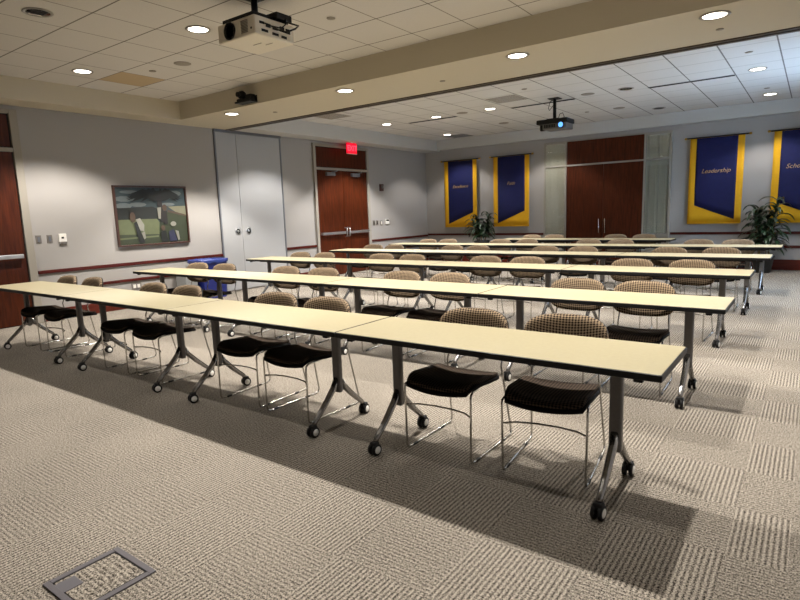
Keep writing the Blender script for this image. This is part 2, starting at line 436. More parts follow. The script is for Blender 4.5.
def downlight(x, y, z, lit, label, group, watts=0, col=(1,1,1)):
    p = P_lit if lit else P_dark
    if p.name in used: p = copy_tree(p)
    used[p.name] = 1
    p.location = (x, y, z); tag(p, label, 'ceiling light', group)
    if lit:
        ld = bpy.data.lights.new('lamp', 'SPOT'); ld.energy = watts; ld.color = col; ld.spot_size = SPOT; ld.spot_blend = .42; ld.shadow_soft_size = .05; batwing(ld)
        lo = bpy.data.objects.new('lamp', ld); COL.objects.link(lo); lo.parent = p; lo.location = (0,0,-.02)
    return p
ordn = ['first','second','third','fourth','fifth','sixth']
for x, lab in ((-7.81,'lit recessed ceiling light above the left wall door, near the stained tile'), (-5.30,'lit recessed ceiling light left of the white ceiling projector'),
               (-2.80,'lit recessed ceiling light right of the white ceiling projector'), (-.85,'lit recessed ceiling light above right end of front table row')):
    downlight(x, 3.83, ZC, True, lab, 'front ceiling downlights', NEAR_W*(.85 if x < -7 else 1), NEAR_C)
for x, lab in ((-7.81,'lit recessed light over the front left of the room'),(-5.30,'lit recessed light over the front, second from left'),(-2.80,'lit recessed light over the front, third from left'),(-.85,'lit recessed light over the front right of the room')):
    downlight(x, 1.95, ZC, True, lab, 'front ceiling downlights', FRONT_W, NEAR_C)
downlight(-5.95, 2.57, ZC, False, 'unlit mirrored recessed light in the near ceiling, top left corner', 'front ceiling downlights')
for x, lab in ((-7.70,'lit recessed light in beam underside nearest the left wall'), (-5.27,'lit recessed light in beam underside, second from the left wall'),
               (-2.75,'lit recessed light in beam underside, third from the left wall'), (-.84,'lit recessed light in beam underside, farthest right')):
    downlight(x, 6.07, ZS, True, lab, 'beam downlights', BEAM_W*(1.9 if x < -7 else 1), BEAM_C)
for y, rown, xs in ((10.40,'middle row of far ceiling', ((-7.85,1,'nearest the left wall'),(-6.54,1,'second from the left wall'),(-5.29,1,'left of the black projector'),(-2.73,0,'right of the black projector'),(-.83,1,'at right end'))),
                    (12.98,'farthest row of far ceiling', ((-7.84,1,'near the back left corner'),(-5.29,1,'behind the black projector'),(-2.74,0,'near the back doors'),(-.81,1,'in front of the right banners'))),
                    (7.82,'far ceiling row just behind the beam', ((-7.85,1,'by the partition doors'),(-5.29,1,'second from left'),(-2.73,1,'third from left'),(-.83,1,'at right end')))):
    for x, lit, pl in xs:
        downlight(x, y, ZC, bool(lit), ('lit' if lit else 'unlit')+' recessed light in the '+rown+', '+pl, 'far ceiling downlights', FAR_W*(.22 if y > 12 else .55 if y < 8 else 1), FAR_C)
def disc(name, label, cat, x, y, z, rad, m, group, h=.008):
    mb = MB(); mb.lathe([(rad,0),(rad,-h*.5),(rad*.9,-h),(.001,-h*1.1)], (0,0,0), 'z', 20, False)
    return tag(mb.build(name, m, None, (x,y,z)), label, cat, group)
disc('ceiling_speaker','round flush ceiling speaker in the near ceiling beside the stained tile','speaker',-6.58,4.48,ZC,.105,M_grille,'ceiling speakers')
for x, y, l in ((-3.36,12.33,'far row right of the back doors'),(-3.37,10.38,'right of the black projector'),(-5.92,10.40,'left of the black projector'),(-5.92,12.32,'behind left of the black projector')):
    disc('ceiling_speaker','round flush speaker in the far ceiling, '+l,'speaker',x,y,ZC,.115,M_grille,'ceiling speakers')
for x, y, z, l in ((-7.18,4.43,ZC,'near ceiling beside the stained tile'),(-4.05,4.50,ZC,'near ceiling behind the white projector'),(-4.02,9.14,ZC,'far ceiling between the slot vents and beam'),(-4.0,12.3,ZC,'far ceiling behind the black projector'),
                   (-.84,9.16,ZC,'far ceiling at right, just behind the beam'),(-.82,12.26,ZC,'far ceiling at right, between two lit lights')):
    disc('sprinkler_cover','small round sprinkler cover in the '+l,'sprinkler',x,y,z,.045,M_grille,'sprinkler covers')
for x, y, l in ((-7.12,6.47,'near the left wall'),(-4.0,6.53,'in the middle'),(-.86,6.58,'beside the right beam light')):
    disc('sprinkler_cover','small round sprinkler cover in the beam underside, '+l,'sprinkler',x,y,ZS,.036,M_grille,'sprinkler covers')
for i, (xa, xb, y, l) in enumerate(((-7.42,-6.20,10.66,'leftmost'),(-4.95,-3.69,10.64,'above the black projector'),(-2.42,-1.14,10.62,'rightmost'))):
    mb = MB(); mb.box(xa,xb,y-.045,y+.045,ZC-.006,ZC); mb.mi = 1; mb.box(xa+.01,xb-.01,y-.038,y-.004,ZC-.008,ZC-.004); mb.box(xa+.01,xb-.01,y+.004,y+.038,ZC-.008,ZC-.004)
    tag(mb.build('slot_diffuser', [M_trimgrey, M_gap]), 'long dark slot air diffuser in the far ceiling, '+l, 'air vent', 'slot diffusers')
for x, y, l in ((-4.62,9.72,'in front of the black projector'),(-7.76,13.45,'in the far back left corner'),(-7.95,8.72,'by the partition doors')):
    mb = MB(); mb.box(x-.29,x+.29,y-.29,y+.29,ZC-.004,ZC); mb.mi = 1
    for k in range(14): mb.box(x-.27+k*.04,x-.25+k*.04,y-.27,y+.27,ZC-.007,ZC-.003)
    tag(mb.build('return_vent', [M_vpale, M_grille] if 'corner' not in l else [M_grille, M_trimgrey]), 'square grey return air grille in far ceiling '+l, 'air vent', 'return grilles')

# near projector (white)
pr = thing('ceiling_projector', 'white projector hung from the near ceiling, lens facing the front', 'projector', (-4.19,3.64,ZC))
mb = MB(); mb.box(-.25,.25,-.23,.23,-.405,-.245,.016,3); mb.build('case', M_offw, pr)
mb = MB(); mb.lathe([(.074,0),(.074,-.012),(.064,-.016),(.055,.01)], (-.075,-.23,-.325), 'y', 28, True); mb.build('lens', M_black, pr)
mb = MB()
for k in range(9): mb.box(.075,.165,-.236,-.228,-.375+k*.012,-.370+k*.012)
mb.mi = 1; mb.box(.20,.215,-.234,-.228,-.36,-.345); mb.build('front_grille', [M_grille, M_black], pr)
mb = MB()
for yy, zz, ww, hh in ((-.15,-.30,.05,.02),(-.08,-.31,.05,.03),(0,-.32,.06,.02),(.08,-.30,.05,.03),(.15,-.31,.05,.04),(-.12,-.36,.07,.02),(0,-.365,.07,.02),(.1,-.37,.06,.02)):
    mb.box(.247,.256,yy-ww/2,yy+ww/2,zz-hh/2,zz+hh/2)
mb.build('port_panel', M_black, pr)
mb = MB(); mb.box(-.21,.21,-.2,.2,-.235,-.205,.004); mb.box(.02,.26,.02,.2,-.225,-.17,.004); mb.tube([(0,0,-.21),(0,0,-.005)],.03,12); mb.box(-.09,.09,-.09,.09,-.012,-.001)
mb.build('mount', M_black, pr)
mb = MB()
mb.tube([(.256,-.13,-.30),(.31,-.10,-.33),(.33,0,-.33),(.32,.08,-.27),(.24,.15,-.2)],.006,6); mb.tube([(.256,.02,-.32),(.32,.06,-.35),(.36,.14,-.31),(.3,.24,-.25),(.15,.15,-.19)],.008,6)
mb.tube([(.256,-.05,-.31),(.30,.02,-.34),(.31,.12,-.33),(.256,.14,-.31)],.004,6)
mb.build('cable', M_black, pr)
mb = MB(); mb.box(-.03,.08,-.02,-.012,-.408,-.404); mb.box(.06,.15,.05,.056,-.408,-.404); mb.build('label_slot', M_grille, pr)

# far projector (black) with its beam
pf = thing('ceiling_projector', 'black projector hung on a pole from the far ceiling, lens glowing blue', 'projector', (-3.95,10.33,ZC))
mb = MB(); mb.box(-.27,.30,-.2,.2,-.46,-.38,.012,3); mb.mi=1; mb.box(-.16,.28,-.19,.19,-.56,-.455,.02,3); mb.build('case', [M_black, M_grey], pf)
mb = MB(); mb.tube([(0,0,-.005),(0,0,-.37)],.03,12); mb.box(-.1,.1,-.1,.1,-.012,-.001); mb.box(-.11,.11,-.11,.11,-.385,-.36); mb.build('mount', M_black, pf)
M_glow = mat('projector_glow', (120,180,255), .2, emit=(90,160,235), es=1.6)
mb = MB(); mb.lathe([(.06,0),(.06,-.02),(.045,-.02)], (.19,-.19,-.50),'y',20,False); mb.mi = 1; mb.lathe([(.05,-.012),(.001,-.016)], (.19,-.19,-.50),'y',20,False); mb.build('lens', [M_black, M_glow], pf)
mb = MB()
for k in range(7): mb.box(-.12+k*.03,-.10+k*.03,-.196,-.186,-.53,-.475)
mb.build('front_grille', M_black, pf)
mb = MB(); mb.tube([(.0,0,-.02),(-.08,-.02,-.05),(-.12,0,-.16),(-.1,0,-.2),(-.03,0,-.12)],.006,6); mb.tube([(.05,.03,-.38),(.09,.02,-.28),(.15,0,-.27),(.18,0,-.34),(.15,.0,-.39)],.006,6); mb.build('cable', M_black, pf)
mb = MB(); mb.box(-.24,-.16,-.1,-.02,-.56,-.455,.004); mb.lathe([(.022,0),(.022,.05)],(-.29,-.12,-.41),'x',12); mb.build('power_box', M_black, pf)
ld = bpy.data.lights.new('projector_beam','SPOT'); ld.energy = PROJ_W; ld.color = (.50,.73,1.0); ld.spot_size = math.radians(52); ld.spot_blend = .05; ld.shadow_soft_size = .01
ld.use_nodes = True; _nt = ld.node_tree      # rectangular picture, as a projector throws it
def _n(op, a, b=None):
    q = _nt.nodes.new('ShaderNodeMath'); q.operation = op
    for i_, v_ in enumerate((a, b)):
        if v_ is None: continue
        if isinstance(v_, float): q.inputs[i_].default_value = v_
        else: _nt.links.new(v_, q.inputs[i_])
    return q.outputs[0]
_tc = _nt.nodes.new('ShaderNodeTexCoord'); _sp = _nt.nodes.new('ShaderNodeSeparateXYZ'); _nt.links.new(_tc.outputs['Normal'], _sp.inputs[0])
_az = _n('MAXIMUM', _n('ABSOLUTE', _sp.outputs[2]), .05)
_mx = _n('LESS_THAN', _n('DIVIDE', _n('ABSOLUTE', _sp.outputs[0]), _az), .36); _my = _n('LESS_THAN', _n('DIVIDE', _n('ABSOLUTE', _sp.outputs[1]), _az), .22)
_nt.links.new(_n('MULTIPLY', _mx, _my), _nt.nodes['Emission'].inputs['Strength'])
lo = bpy.data.objects.new('projector_beam', ld); COL.objects.link(lo); lo.parent = pf; lo.location = (.42,-.02,-.5)
lo.rotation_euler = Vector((1,0,-.25)).to_track_quat('-Z','Y').to_euler()

# small conference camera on the beam face
pc = thing('conference_camera', 'small black conference camera on shelf on the beam face', 'camera', (-6.93,YB1,ZS))
mb = MB(); mb.box(-.17,.17,-.15,0,.02,.045,.003); mb.box(-.17,.17,-.012,0,.02,.12); mb.build('shelf', M_black, pc)
mb = MB(); mb.box(-.15,.0,-.13,-.03,.045,.085,.01,2); mb.box(.03,.15,-.11,-.02,.045,.13,.006); mb.build('base', M_black, pc)
mb = MB(); mb.lathe([(.001,-.065),(.04,-.055),(.062,-.02),(.062,.02),(.04,.055),(.001,.065)],(-.075,-.08,.14),'x',18,False); mb.lathe([(.036,0),(.036,-.035),(.028,-.04)],(-.075,-.135,.14),'y',16); mb.build('camera_head', M_black, pc)

# exit sign
M_exit = mat('exit_red', (200,10,40), .4, emit=(235,8,45), es=1.0); M_exitl = mat('exit_letters', (255,90,110), .4, emit=(255,70,95), es=1.3)
ex = thing('exit_sign','glowing red exit sign hung above the left wall double doors','exit sign',(-8.93,10.42,ZS))
mb = MB(); mb.box(-.018,.018,-.17,.17,-.26,-.015,.004); mb.build('housing', M_exit, ex)
mb = MB(); mb.box(-.02,.02,-.03,.03,-.02,-.001); mb.box(-.02,.02,-.172,.172,-.268,-.258); mb.build('bracket', M_white, ex)
text_mesh('lettering','EXIT',.17,M_exitl,ex,Matrix.Translation((.020,0,-.14)) @ Matrix.Rotation(PI/2,4,'Z') @ Matrix.Rotation(PI/2,4,'X'),0,.001,'CENTER',.004)

# ------------------------------------------------------------------ wall devices
def plate(name, label, cat, y, z, w_, h_, mbase, minner, x=XL, group=None, rocker=True):
    t = thing(name, label, cat, (x,y,z), 0, group)
    MB().box(0,.008,-w_/2,w_/2,-h_/2,h_/2,.002).build('plate', mbase, t)
    if rocker: MB().box(.008,.014,-w_*.22,w_*.22,-h_*.3,h_*.3,.001).build('rocker', minner, t)
    return t
M_dplate = speckled('grey_plate', (120,114,108), .4, .3)
plate('light_switch','grey wall switch nearest the left door','switch',3.595,1.222,.075,.12,M_dplate,M_trimgrey,group='wall switches')
plate('light_switch','grey wall switch between the other switch and white thermostat','switch',3.745,1.221,.075,.12,M_dplate,M_trimgrey,group='wall switches')
t = thing('thermostat','white wall control unit with dark display near left door','thermostat',(XL,3.92,1.215))
MB().box(0,.03,-.055,.055,-.07,.075,.006).build('case', M_white, t); MB().box(.03,.032,-.02,.015,.0,.03).build('display', M_black, t); MB().box(.0,.031,-.056,.056,-.075,-.045,.002).build('lower_panel', M_dplate, t)
for y, w_, l in ((11.483,.08,'first dark wall switch right of the left wall double doors'),(11.62,.08,'second dark wall switch right of the left wall double doors')):
    plate('light_switch', l, 'switch', y, 1.19, w_, .13, M_dplate, M_black, group='wall switches')
plate('light_switch','pale wall switch beside the far white thermostat','switch',11.80,1.18,.09,.13,M_dplate,M_white,group='wall switches')
t = thing('thermostat','white wall thermostat with dark screen right of double doors','thermostat',(XL,12.04,1.20))
MB().box(0,.03,-.075,.075,-.06,.07,.006).build('case', M_white, t); MB().box(.03,.033,-.06,.06,.02,.06).build('display', M_black, t)
t = thing('fire_alarm','dark round fire alarm strobe on the far left wall','alarm',(XL,11.84,2.09))
MB().box(0,.04,-.075,.075,-.09,.09,.012).build('case', mat('alarm_red',(60,22,20),.5), t); MB().lathe([(.045,.04),(.04,.06),(.001,.065)],(0,0,.02),'x',18,False).build('strobe', M_grey, t)
t = thing('wall_outlet','double power outlet low on left wall below the rails','outlet',(XL,5.0,.356))
MB().box(0,.008,-.085,.085,-.055,.055,.002).build('plate', M_dplate, t); mb = MB(); mb.box(.008,.012,-.06,-.012,-.03,.03,.001); mb.box(.008,.012,.012,.06,-.03,.03,.001); mb.build('socket', M_white, t)

# ------------------------------------------------------------------ framed painting
pt = thing('framed_painting','framed painting of people under a dark palm tree on left wall','painting',(XL,5.415,1.525))
W2, H2 = .66, .50
mb = MB(); fw = .03
mb.box(0,.05,-W2,W2,-H2,-H2+fw,.004); mb.box(0,.05,-W2,W2,H2-fw,H2,.004); mb.box(0,.05,-W2,-W2+fw,-H2+fw,H2-fw,.004); mb.box(0,.05,W2-fw,W2,-H2+fw,H2-fw,.004)
mb.build('frame', speckled('picture_frame',(62,34,22),.45), pt)
cols = [(70,92,98),(26,32,26),(132,142,96),(66,78,44),(36,28,24),(196,194,178),(150,160,160),(52,56,96),(20,26,22),(110,84,62),(176,172,140)]
pm = [speckled('paint_%s' % n_, tuple(v*.62 for v in c), .6, 0, .85, 12) for n_, c in zip(('sky','palm','grass','hedge','bark','shirt','cloud','blue','dark_figure','skin','path'), cols)]  # the near-black pigment is for the figures' hair and clothes
mb = MB(); lay = [0.02]
def pp(i, pts):
    mb.mi = i; lay[0] += .0006
    # u 0..1 left-right, v 0..1 top-bottom
    mb.poly([(lay[0], -W2+fw+(2*W2-2*fw)*a, H2-fw-(2*H2-2*fw)*b) for a, b in pts])
def blob(i, cx, cy, rx, ry, n=10, rot=0):
    pp(i, [(cx+rx*math.cos(2*PI*k/n)*math.cos(rot)-ry*math.sin(2*PI*k/n)*math.sin(rot), cy+rx*math.cos(2*PI*k/n)*math.sin(rot)+ry*math.sin(2*PI*k/n)*math.cos(rot)) for k in range(n)])
pp(0, [(0,0),(1,0),(1,1),(0,1)])
for c in ((.12,.2,.14,.05),(.1,.32,.12,.05),(.3,.3,.12,.04),(.85,.1,.1,.05),(.2,.08,.14,.03),(.72,.3,.12,.03)): blob(6,*c)
pp(1, [(0,.36),(.5,.34),(.62,.4),(.62,.58),(0,.56)])
pp(2, [(0,.56),(.55,.56),(.62,.7),(.62,.84),(0,.82)]); pp(3, [(.6,.42),(1,.5),(1,1),(.55,1)]); pp(10, [(.72,.34),(1,.33),(1,.5),(.84,.44)])
pp(9, [(.72,.40),(1,.5),(1,.53),(.72,.44)]); pp(3, [(0,.82),(.62,.84),(.62,1),(0,1)]); pp(2, [(0,.88),(.55,.86),(.55,.89),(0,.91)])
for a in (2.5,2.7,2.95,3.1,3.25,3.5,3.85,4.3,4.9,5.4,5.8,6.1,.1,.35,.6): 
    ln = .46 if 2.6 < a < 3.6 else .34
    cx, cy = .6, .14
    ex_, ey = cx+ln*math.cos(a), cy-.42*ln*math.sin(-a)*.9+.05
    mx_, my = (cx+ex_)/2, (cy+ey)/2-.06
    pp(1, [(cx,cy-.03),(mx_,my-.05),(ex_,ey),(mx_,my+.035),(cx,cy+.04)])
blob(1,.6,.15,.17,.10,12); pp(4, [(.56,.14),(.63,.14),(.66,.62),(.60,.62)])
pp(5, [(.56,.36),(.62,.35),(.60,.56),(.565,.56)]); blob(9,.67,.36,.035,.06); pp(4, [(.64,.42),(.70,.42),(.70,.66),(.64,.66)])
blob(8,.21,.42,.05,.05); blob(9,.20,.52,.04,.09); pp(5, [(.24,.56),(.30,.54),(.35,.66),(.34,.78),(.28,.76)]); pp(8, [(.21,.62),(.25,.6),(.34,.98),(.26,.98)]); pp(5, [(.30,.8),(.35,.78),(.355,.9),(.33,.92)])
blob(9,.62,.73,.03,.05); pp(8, [(.58,.8),(.66,.78),(.68,.98),(.58,.98)]); blob(5,.78,.66,.045,.045); pp(7, [(.70,.8),(.78,.76),(.82,.98),(.70,.98)]); pp(5, [(.8,.78),(.85,.8),(.86,.96),(.83,.97)])
mb.box(.0,.019,-W2+fw,W2-fw,-H2+fw,H2-fw)
mb.build('canvas', pm, pt, recalc=False)

# ------------------------------------------------------------------ banners
def banner(x0, x1, body, low_left, label, ts):
    z0, z1 = .975, 2.79; w_ = x1-x0; b = .125; yb = -.10
    t = thing('banner', label, 'banner', ((x0+x1)/2, YB, 0), 0, 'navy and gold wall banners')
    hw = w_/2
    def sheet(a, c):  # slight hanging waves
        xx = -hw + w_*a; zz = z0 + (z1-z0)*c
        return Vector((xx, yb+.006*math.sin(a*9+1.3*body.__len__())*(1-c*.7), zz))
    MB().grid(sheet, 16, 10, (0,.004,0)).build('cloth', M_gold, t)
    lo_, hi_ = z0+.085, z0+.40
    zl, zr = (lo_, hi_) if low_left else (hi_, lo_)
    def inner(a, c):
        xx = -hw+b + (w_-2*b)*a; zb = zl+(zr-zl)*a; zz = zb+(z1-.003-zb)*c
        fa = (xx+hw)/w_; fc = (zz-z0)/(z1-z0)
        return sheet(fa, fc) + Vector((0,-.004,0))
    MB().grid(inner, 16, 10, (0,.003,0)).build('navy_panel', M_navy, t)
    text_mesh('lettering', body, ts, M_letter, t, Matrix.Translation((0,yb-.012,2.09)) @ Matrix.Rotation(PI/2,4,'X'), .35, .001, 'CENTER', -.001)
    mb = MB(); mb.tube([(-hw-.07,yb,z1+.012),(hw+.07,yb,z1+.012)],.012,10)
    mb.mi = 1
    for s_ in (-1,1):
        mb.lathe([(.001,-.03),(.02,-.022),(.028,0),(.02,.022),(.001,.03)],(s_*(hw+.09),yb,z1+.012),'x',12,False); mb.tube([(s_*(hw+.035),yb,z1+.0),(s_*(hw+.035),-.001,z1+.0)],.01,6)
    mb.build('rod', [M_black, M_brass], t)
    MB().tube([(-hw+.005,yb+.002,z0+.004),(hw-.005,yb+.002,z0+.004)],.010,8).build('hem', M_gold, t)
banner(-8.52,-7.49,'Excellence',True,'navy and gold banner reading Excellence, leftmost on the back wall',.115)
banner(-6.99,-5.975,'Faith',True,'navy and gold banner reading Faith, left of the back doors',.115)
banner(-2.27,-1.25,'Leadership',False,'navy and gold banner reading Leadership, right of the back doors',.125)
banner(-.75,.27,'Scholarship',False,'navy and gold banner cut off at right, behind the tall plant',.125)

# ------------------------------------------------------------------ floor box
fb = thing('floor_box','grey metal floor outlet box set in the carpet at front','floor box',(-2.27,.96,0))
bx0, bx1, by0, by1, e = -.155, .155, -.165, .145, .026
mb = MB(); mb.box(bx0,bx1,by0,by0+e,0,.008,.002); mb.box(bx0,bx1,by1-e,by1,0,.008,.002); mb.box(bx0,bx0+e,by0+e,by1-e,0,.008,.002); mb.box(bx1-e,bx1,by0+e,by1-e,0,.008,.002); mb.build('frame', speckled('floor_box_grey',(84,80,84),.6), fb)
MB().box(bx0+e+.006,bx1-e-.006,by0+e+.006,by1-e-.004,0,.004).build('carpet_lid', M_carpet, fb)
mb = MB(); mb.box(bx0+e,bx1-e,by1-e-.004,by1-e,0,.006); mb.box(bx0+e,bx0+e+.006,by0+e,by1-e,0,.006); mb.box(bx1-e-.006,bx1-e,by0+e,by1-e,0,.006); mb.build('gap', M_gap, fb)
MB().box(bx0+e+.025,bx0+e+.105,by0+e-.005,by0+e+.075,.0,.0075,.001).build('cable_flap', mat('flap_grey',(78,75,80),.5), fb)

# ------------------------------------------------------------------ tables
TL, TD, TH = 1.842, .575, .735
def make_table():
    t = thing('folding_table', None, None)       # origin: front-left corner on the floor
    # top with rounded corners
    MB().box(.005,TL-.005,.005,TD-.005,TH-.010,TH,.002,1).build('tabletop', M_lam, t)
    MB().box(0,TL,0,TD,TH-.034,TH-.0015,.005,2).build('edge_band', M_edge, t)
    mb = MB(); mb.box(.22,TL-.22,TD/2-.03,TD/2+.03,TH-.075,TH-.034,.004); mb.box(.16,.36,TD/2-.12,TD/2+.12,TH-.06,TH-.034,.004); mb.box(TL-.36,TL-.16,TD/2-.12,TD/2+.12,TH-.06,TH-.034,.004); mb.build('underframe', M_black, t)
    for x in (.10, TL-.10):
        for yy in (.035,.14): pass
        MB().box(x-.02,x+.02,.02,.05,TH-.052,TH-.034,.004).build('latch', M_black, t); MB().box(x-.045,x-.005,.09,.13,TH-.05,TH-.034,.004).build('latch', M_black, t)
    for x in (.256, TL-.256):
        yc = TD/2
        mb = MB(); mb.box(x-.031,x+.031,yc-.022,yc+.022,.235,TH-.055,.012,3); lg = mb.build('leg', M_grey, t)
        for s_ in (-1,1):
            pts = [(x,yc+s_*.010,.335),(x,yc+s_*.05,.27),(x,yc+s_*.135,.185),(x,yc+s_*.215,.115),(x,yc+s_*.24,.095),(x,yc+s_*.252,.07)]
            MB().tube(pts, .02, 12, True, [.021,.022,.0205,.018,.017,.016]).build('foot', M_alu, lg)
            cy = yc+s_*.262
            mb = MB()
            for sx in (-1,1): mb.lathe([(.030,-.010),(.036,-.008),(.036,.008),(.030,.010)],(sx*.017,0,.036),'x',20)
            mb.box(-.024,.024,-.020,.022,.048,.082,.008,2); mb.tube([(-.028,0,.036),(.028,0,.036)],.012,8)
            mb.mi = 1
            for sx in (-1,1): mb.lathe([(.023,0),(.021,.002),(.001,.003)] if sx > 0 else [(.023,0),(.021,-.002),(.001,-.003)],(sx*.0275,0,.036),'x',18,False)
            mb.build('caster', [M_black, M_hub], lg, (x,cy,0))
    return t

# ------------------------------------------------------------------ chairs (origin under the seat centre, facing -y)
def make_chair():
    t = thing('stacking_chair', None, None)
    hw, hd = .229, .215
    def seat(a, b):
        x = -1+2*a; y = -1+2*b
        px = x*hw*(1-.10*max(0,-y)**3 -.05*max(0,y)**4); py = y*hd + .02*(x*x)*(1 if y < 0 else -1)*abs(y)**3
        z = .464 + .018*x*x - .036*(max(0,-y-.45)/.55)**2 - .030*(y+1)/2 - .012*(1-y*y)*(1-x*x)
        return Vector((px, py, z))
    MB().grid(lambda a,b: seat(a,b)+Vector((0,0,-.018)), 16, 14, (0,0,-.020)).build('seat_shell', M_shell, t)
    MB().grid(lambda a,b: seat(.02+.96*a,.02+.96*b)+Vector((0,0,.004+.004*math.sin(PI*a)*math.sin(PI*b))), 16, 14, (0,0,-.021)).build('seat', M_seat, t)
    # backrest: pill outline, curved round the sitter
    bw, z0, z1, rc = .243, .53, .815, .10
    def back(a, b, off):
        x = (-1+2*a)
        zc, hh = (z0+z1)/2, (z1-z0)/2
        v = -1+2*b
        # superellipse outline
        e = 3.2
        lim = (1-abs(x)**e)**(1/e) if abs(x) < 1 else 0
        px = x*bw; pz = zc + hh*v*max(lim,.02)
        py = .305 - .055*x*x + .10*(pz-z0) + off
        return Vector((px,py,pz))
    def shell(o0, o1, m, name):
        mb = MB(); n, k = 22, 10
        xs = [.5-.5*math.cos(PI*i/n) for i in range(n+1)]
        A = [[mb.bm.verts.new(back(xs[i], j/k, o0+(.016 if o0 < 0 else 0)*(abs(2*j/k-1)**4))) for j in range(k+1)] for i in range(n+1)]
        B = [[mb.bm.verts.new(back(xs[i], j/k, o1)) for j in range(k+1)] for i in range(n+1)]
        for i in range(n):
            for j in range(k):
                for G, rev in ((A,0),(B,1)):
                    q = (G[i][j],G[i+1][j],G[i+1][j+1],G[i][j+1]); fc = mb.bm.faces.new(q[::-1] if rev else q); fc.smooth = True
        for i in range(n):
            for j in (0,k): fc = mb.bm.faces.new((A[i][j],A[i+1][j],B[i+1][j],B[i][j])); fc.smooth = True
        for j in range(k):
            for i in (0,n): fc = mb.bm.faces.new((A[i][j],A[i][j+1],B[i][j+1],B[i][j])); fc.smooth = True
        return mb.build(name, m, t)
    shell(-.034, .006, M_fabric, 'backrest'); shell(.007, .016, M_black, 'back_shell')
    # wire frames
    for s_, nm in ((-1,'side_frame'),(1,'side_frame')):
        pts = [(s_*.19,.15,.432),(s_*.222,-.15,.424),(s_*.226,-.175,.415),(s_*.226,-.18,.39),(s_*.222,-.18,.03),(s_*.222,-.172,.012),(s_*.222,-.15,.007),
               (s_*.222,.32,.007),(s_*.222,.345,.014),(s_*.220,.352,.04),(s_*.200,.275,.42),(s_*.195,.268,.47),(s_*.19,.30,.56),(s_*.185,.325,.70)]
        MB().tube(pts, .0065, 8).build('side_frame', M_chrome, t)
        for yy in (-.10,.22): MB().box(s_*.222-.009,s_*.222+.009,yy-.025,yy+.025,.0,.013,.003).build('glide', M_black, t)
    mb = MB(); mb.tube([(-.222,-.178,.285),(-.16,-.135,.285),(-.06,-.115,.285),(.06,-.115,.285),(.16,-.135,.285),(.222,-.178,.285)], .0055, 8)
    mb.tube([(-.19,.15,.432),(.19,.15,.432)], .006, 8); mb.tube([(-.205,-.02,.428),(.205,-.02,.428)], .006, 8)
    mb.build('crossbar', M_chrome, t)
    return t
P_table, P_chair = make_table(), make_chair()
rows = [(2.461,-.468,4,'front row'),(4.215,-.433,4,'second row'),(6.240,-.455,4,'third row'),(8.243,-.400,4,'fourth row'),(10.157,-.360,4,'fifth row'),(11.99,-2.234,2,'back row')]
tpos4 = ['rightmost','second from right','second from left','leftmost']
CX = [[-7.27,-6.69,-5.38,-4.81,-3.555,-2.98,-1.715,-1.112],[-7.18,-6.58,-5.33,-4.69,-3.53,-2.96,-1.65,-1.08],[-7.16,-6.61,-5.39,-4.81,-3.58,-2.97,-1.69,-1.07],
      [-7.16,-6.64,-5.32,-4.78,-3.54,-2.91,-1.65,-1.0],[-7.10,-6.55,-5.27,-4.69,-3.44,-2.84,-1.58,-.98],[-5.37,-4.80,-3.44,-2.85]]
first_t = first_c = True
GAP = .006
for ri, (y, xr, n, rn) in enumerate(rows):
    for k in range(n):
        tp = tpos4[k] if n == 4 else ('right','left')[k]
        o = P_table if first_t else copy_tree(P_table); first_t = False
        o.location = (xr-TL-k*(TL+GAP), y + random.uniform(-.004,.004), 0)
        tag(o, 'cream-topped folding table on casters, %s in the %s of tables' % (tp, rn), 'table', 'cream training tables in rows')
        for lg in [c for c in children(o) if c.name.startswith('leg')]:
            for ca in [c for c in children(lg) if c.name.startswith('caster')]:
                ca.rotation_euler = (0,0,random.uniform(-.12,.12) if (ri == 0 and k == 0) else random.uniform(-.3,.3))
        for q in (0, 1):
            cx = CX[ri][-1-(2*k+q)]; cy = y + .375 + random.uniform(-.02,.02)
            c = P_chair if first_c else copy_tree(P_chair); first_c = False
            c.location = (cx, cy, 0); c.rotation_euler = (0,0,random.uniform(-.05,.05))
            if ri == 0 and k == 0:
                c.location = ((-1.104,2.888,0),(-1.715,2.842,0))[q]; c.rotation_euler = (0,0,(.11,.0)[q])
            tag(c, "taupe patterned chair, %s of the pair behind the %s's %s table" % (('right','left')[q], rn, tp.replace(' ','-')), 'chair', 'taupe chairs tucked under the tables')

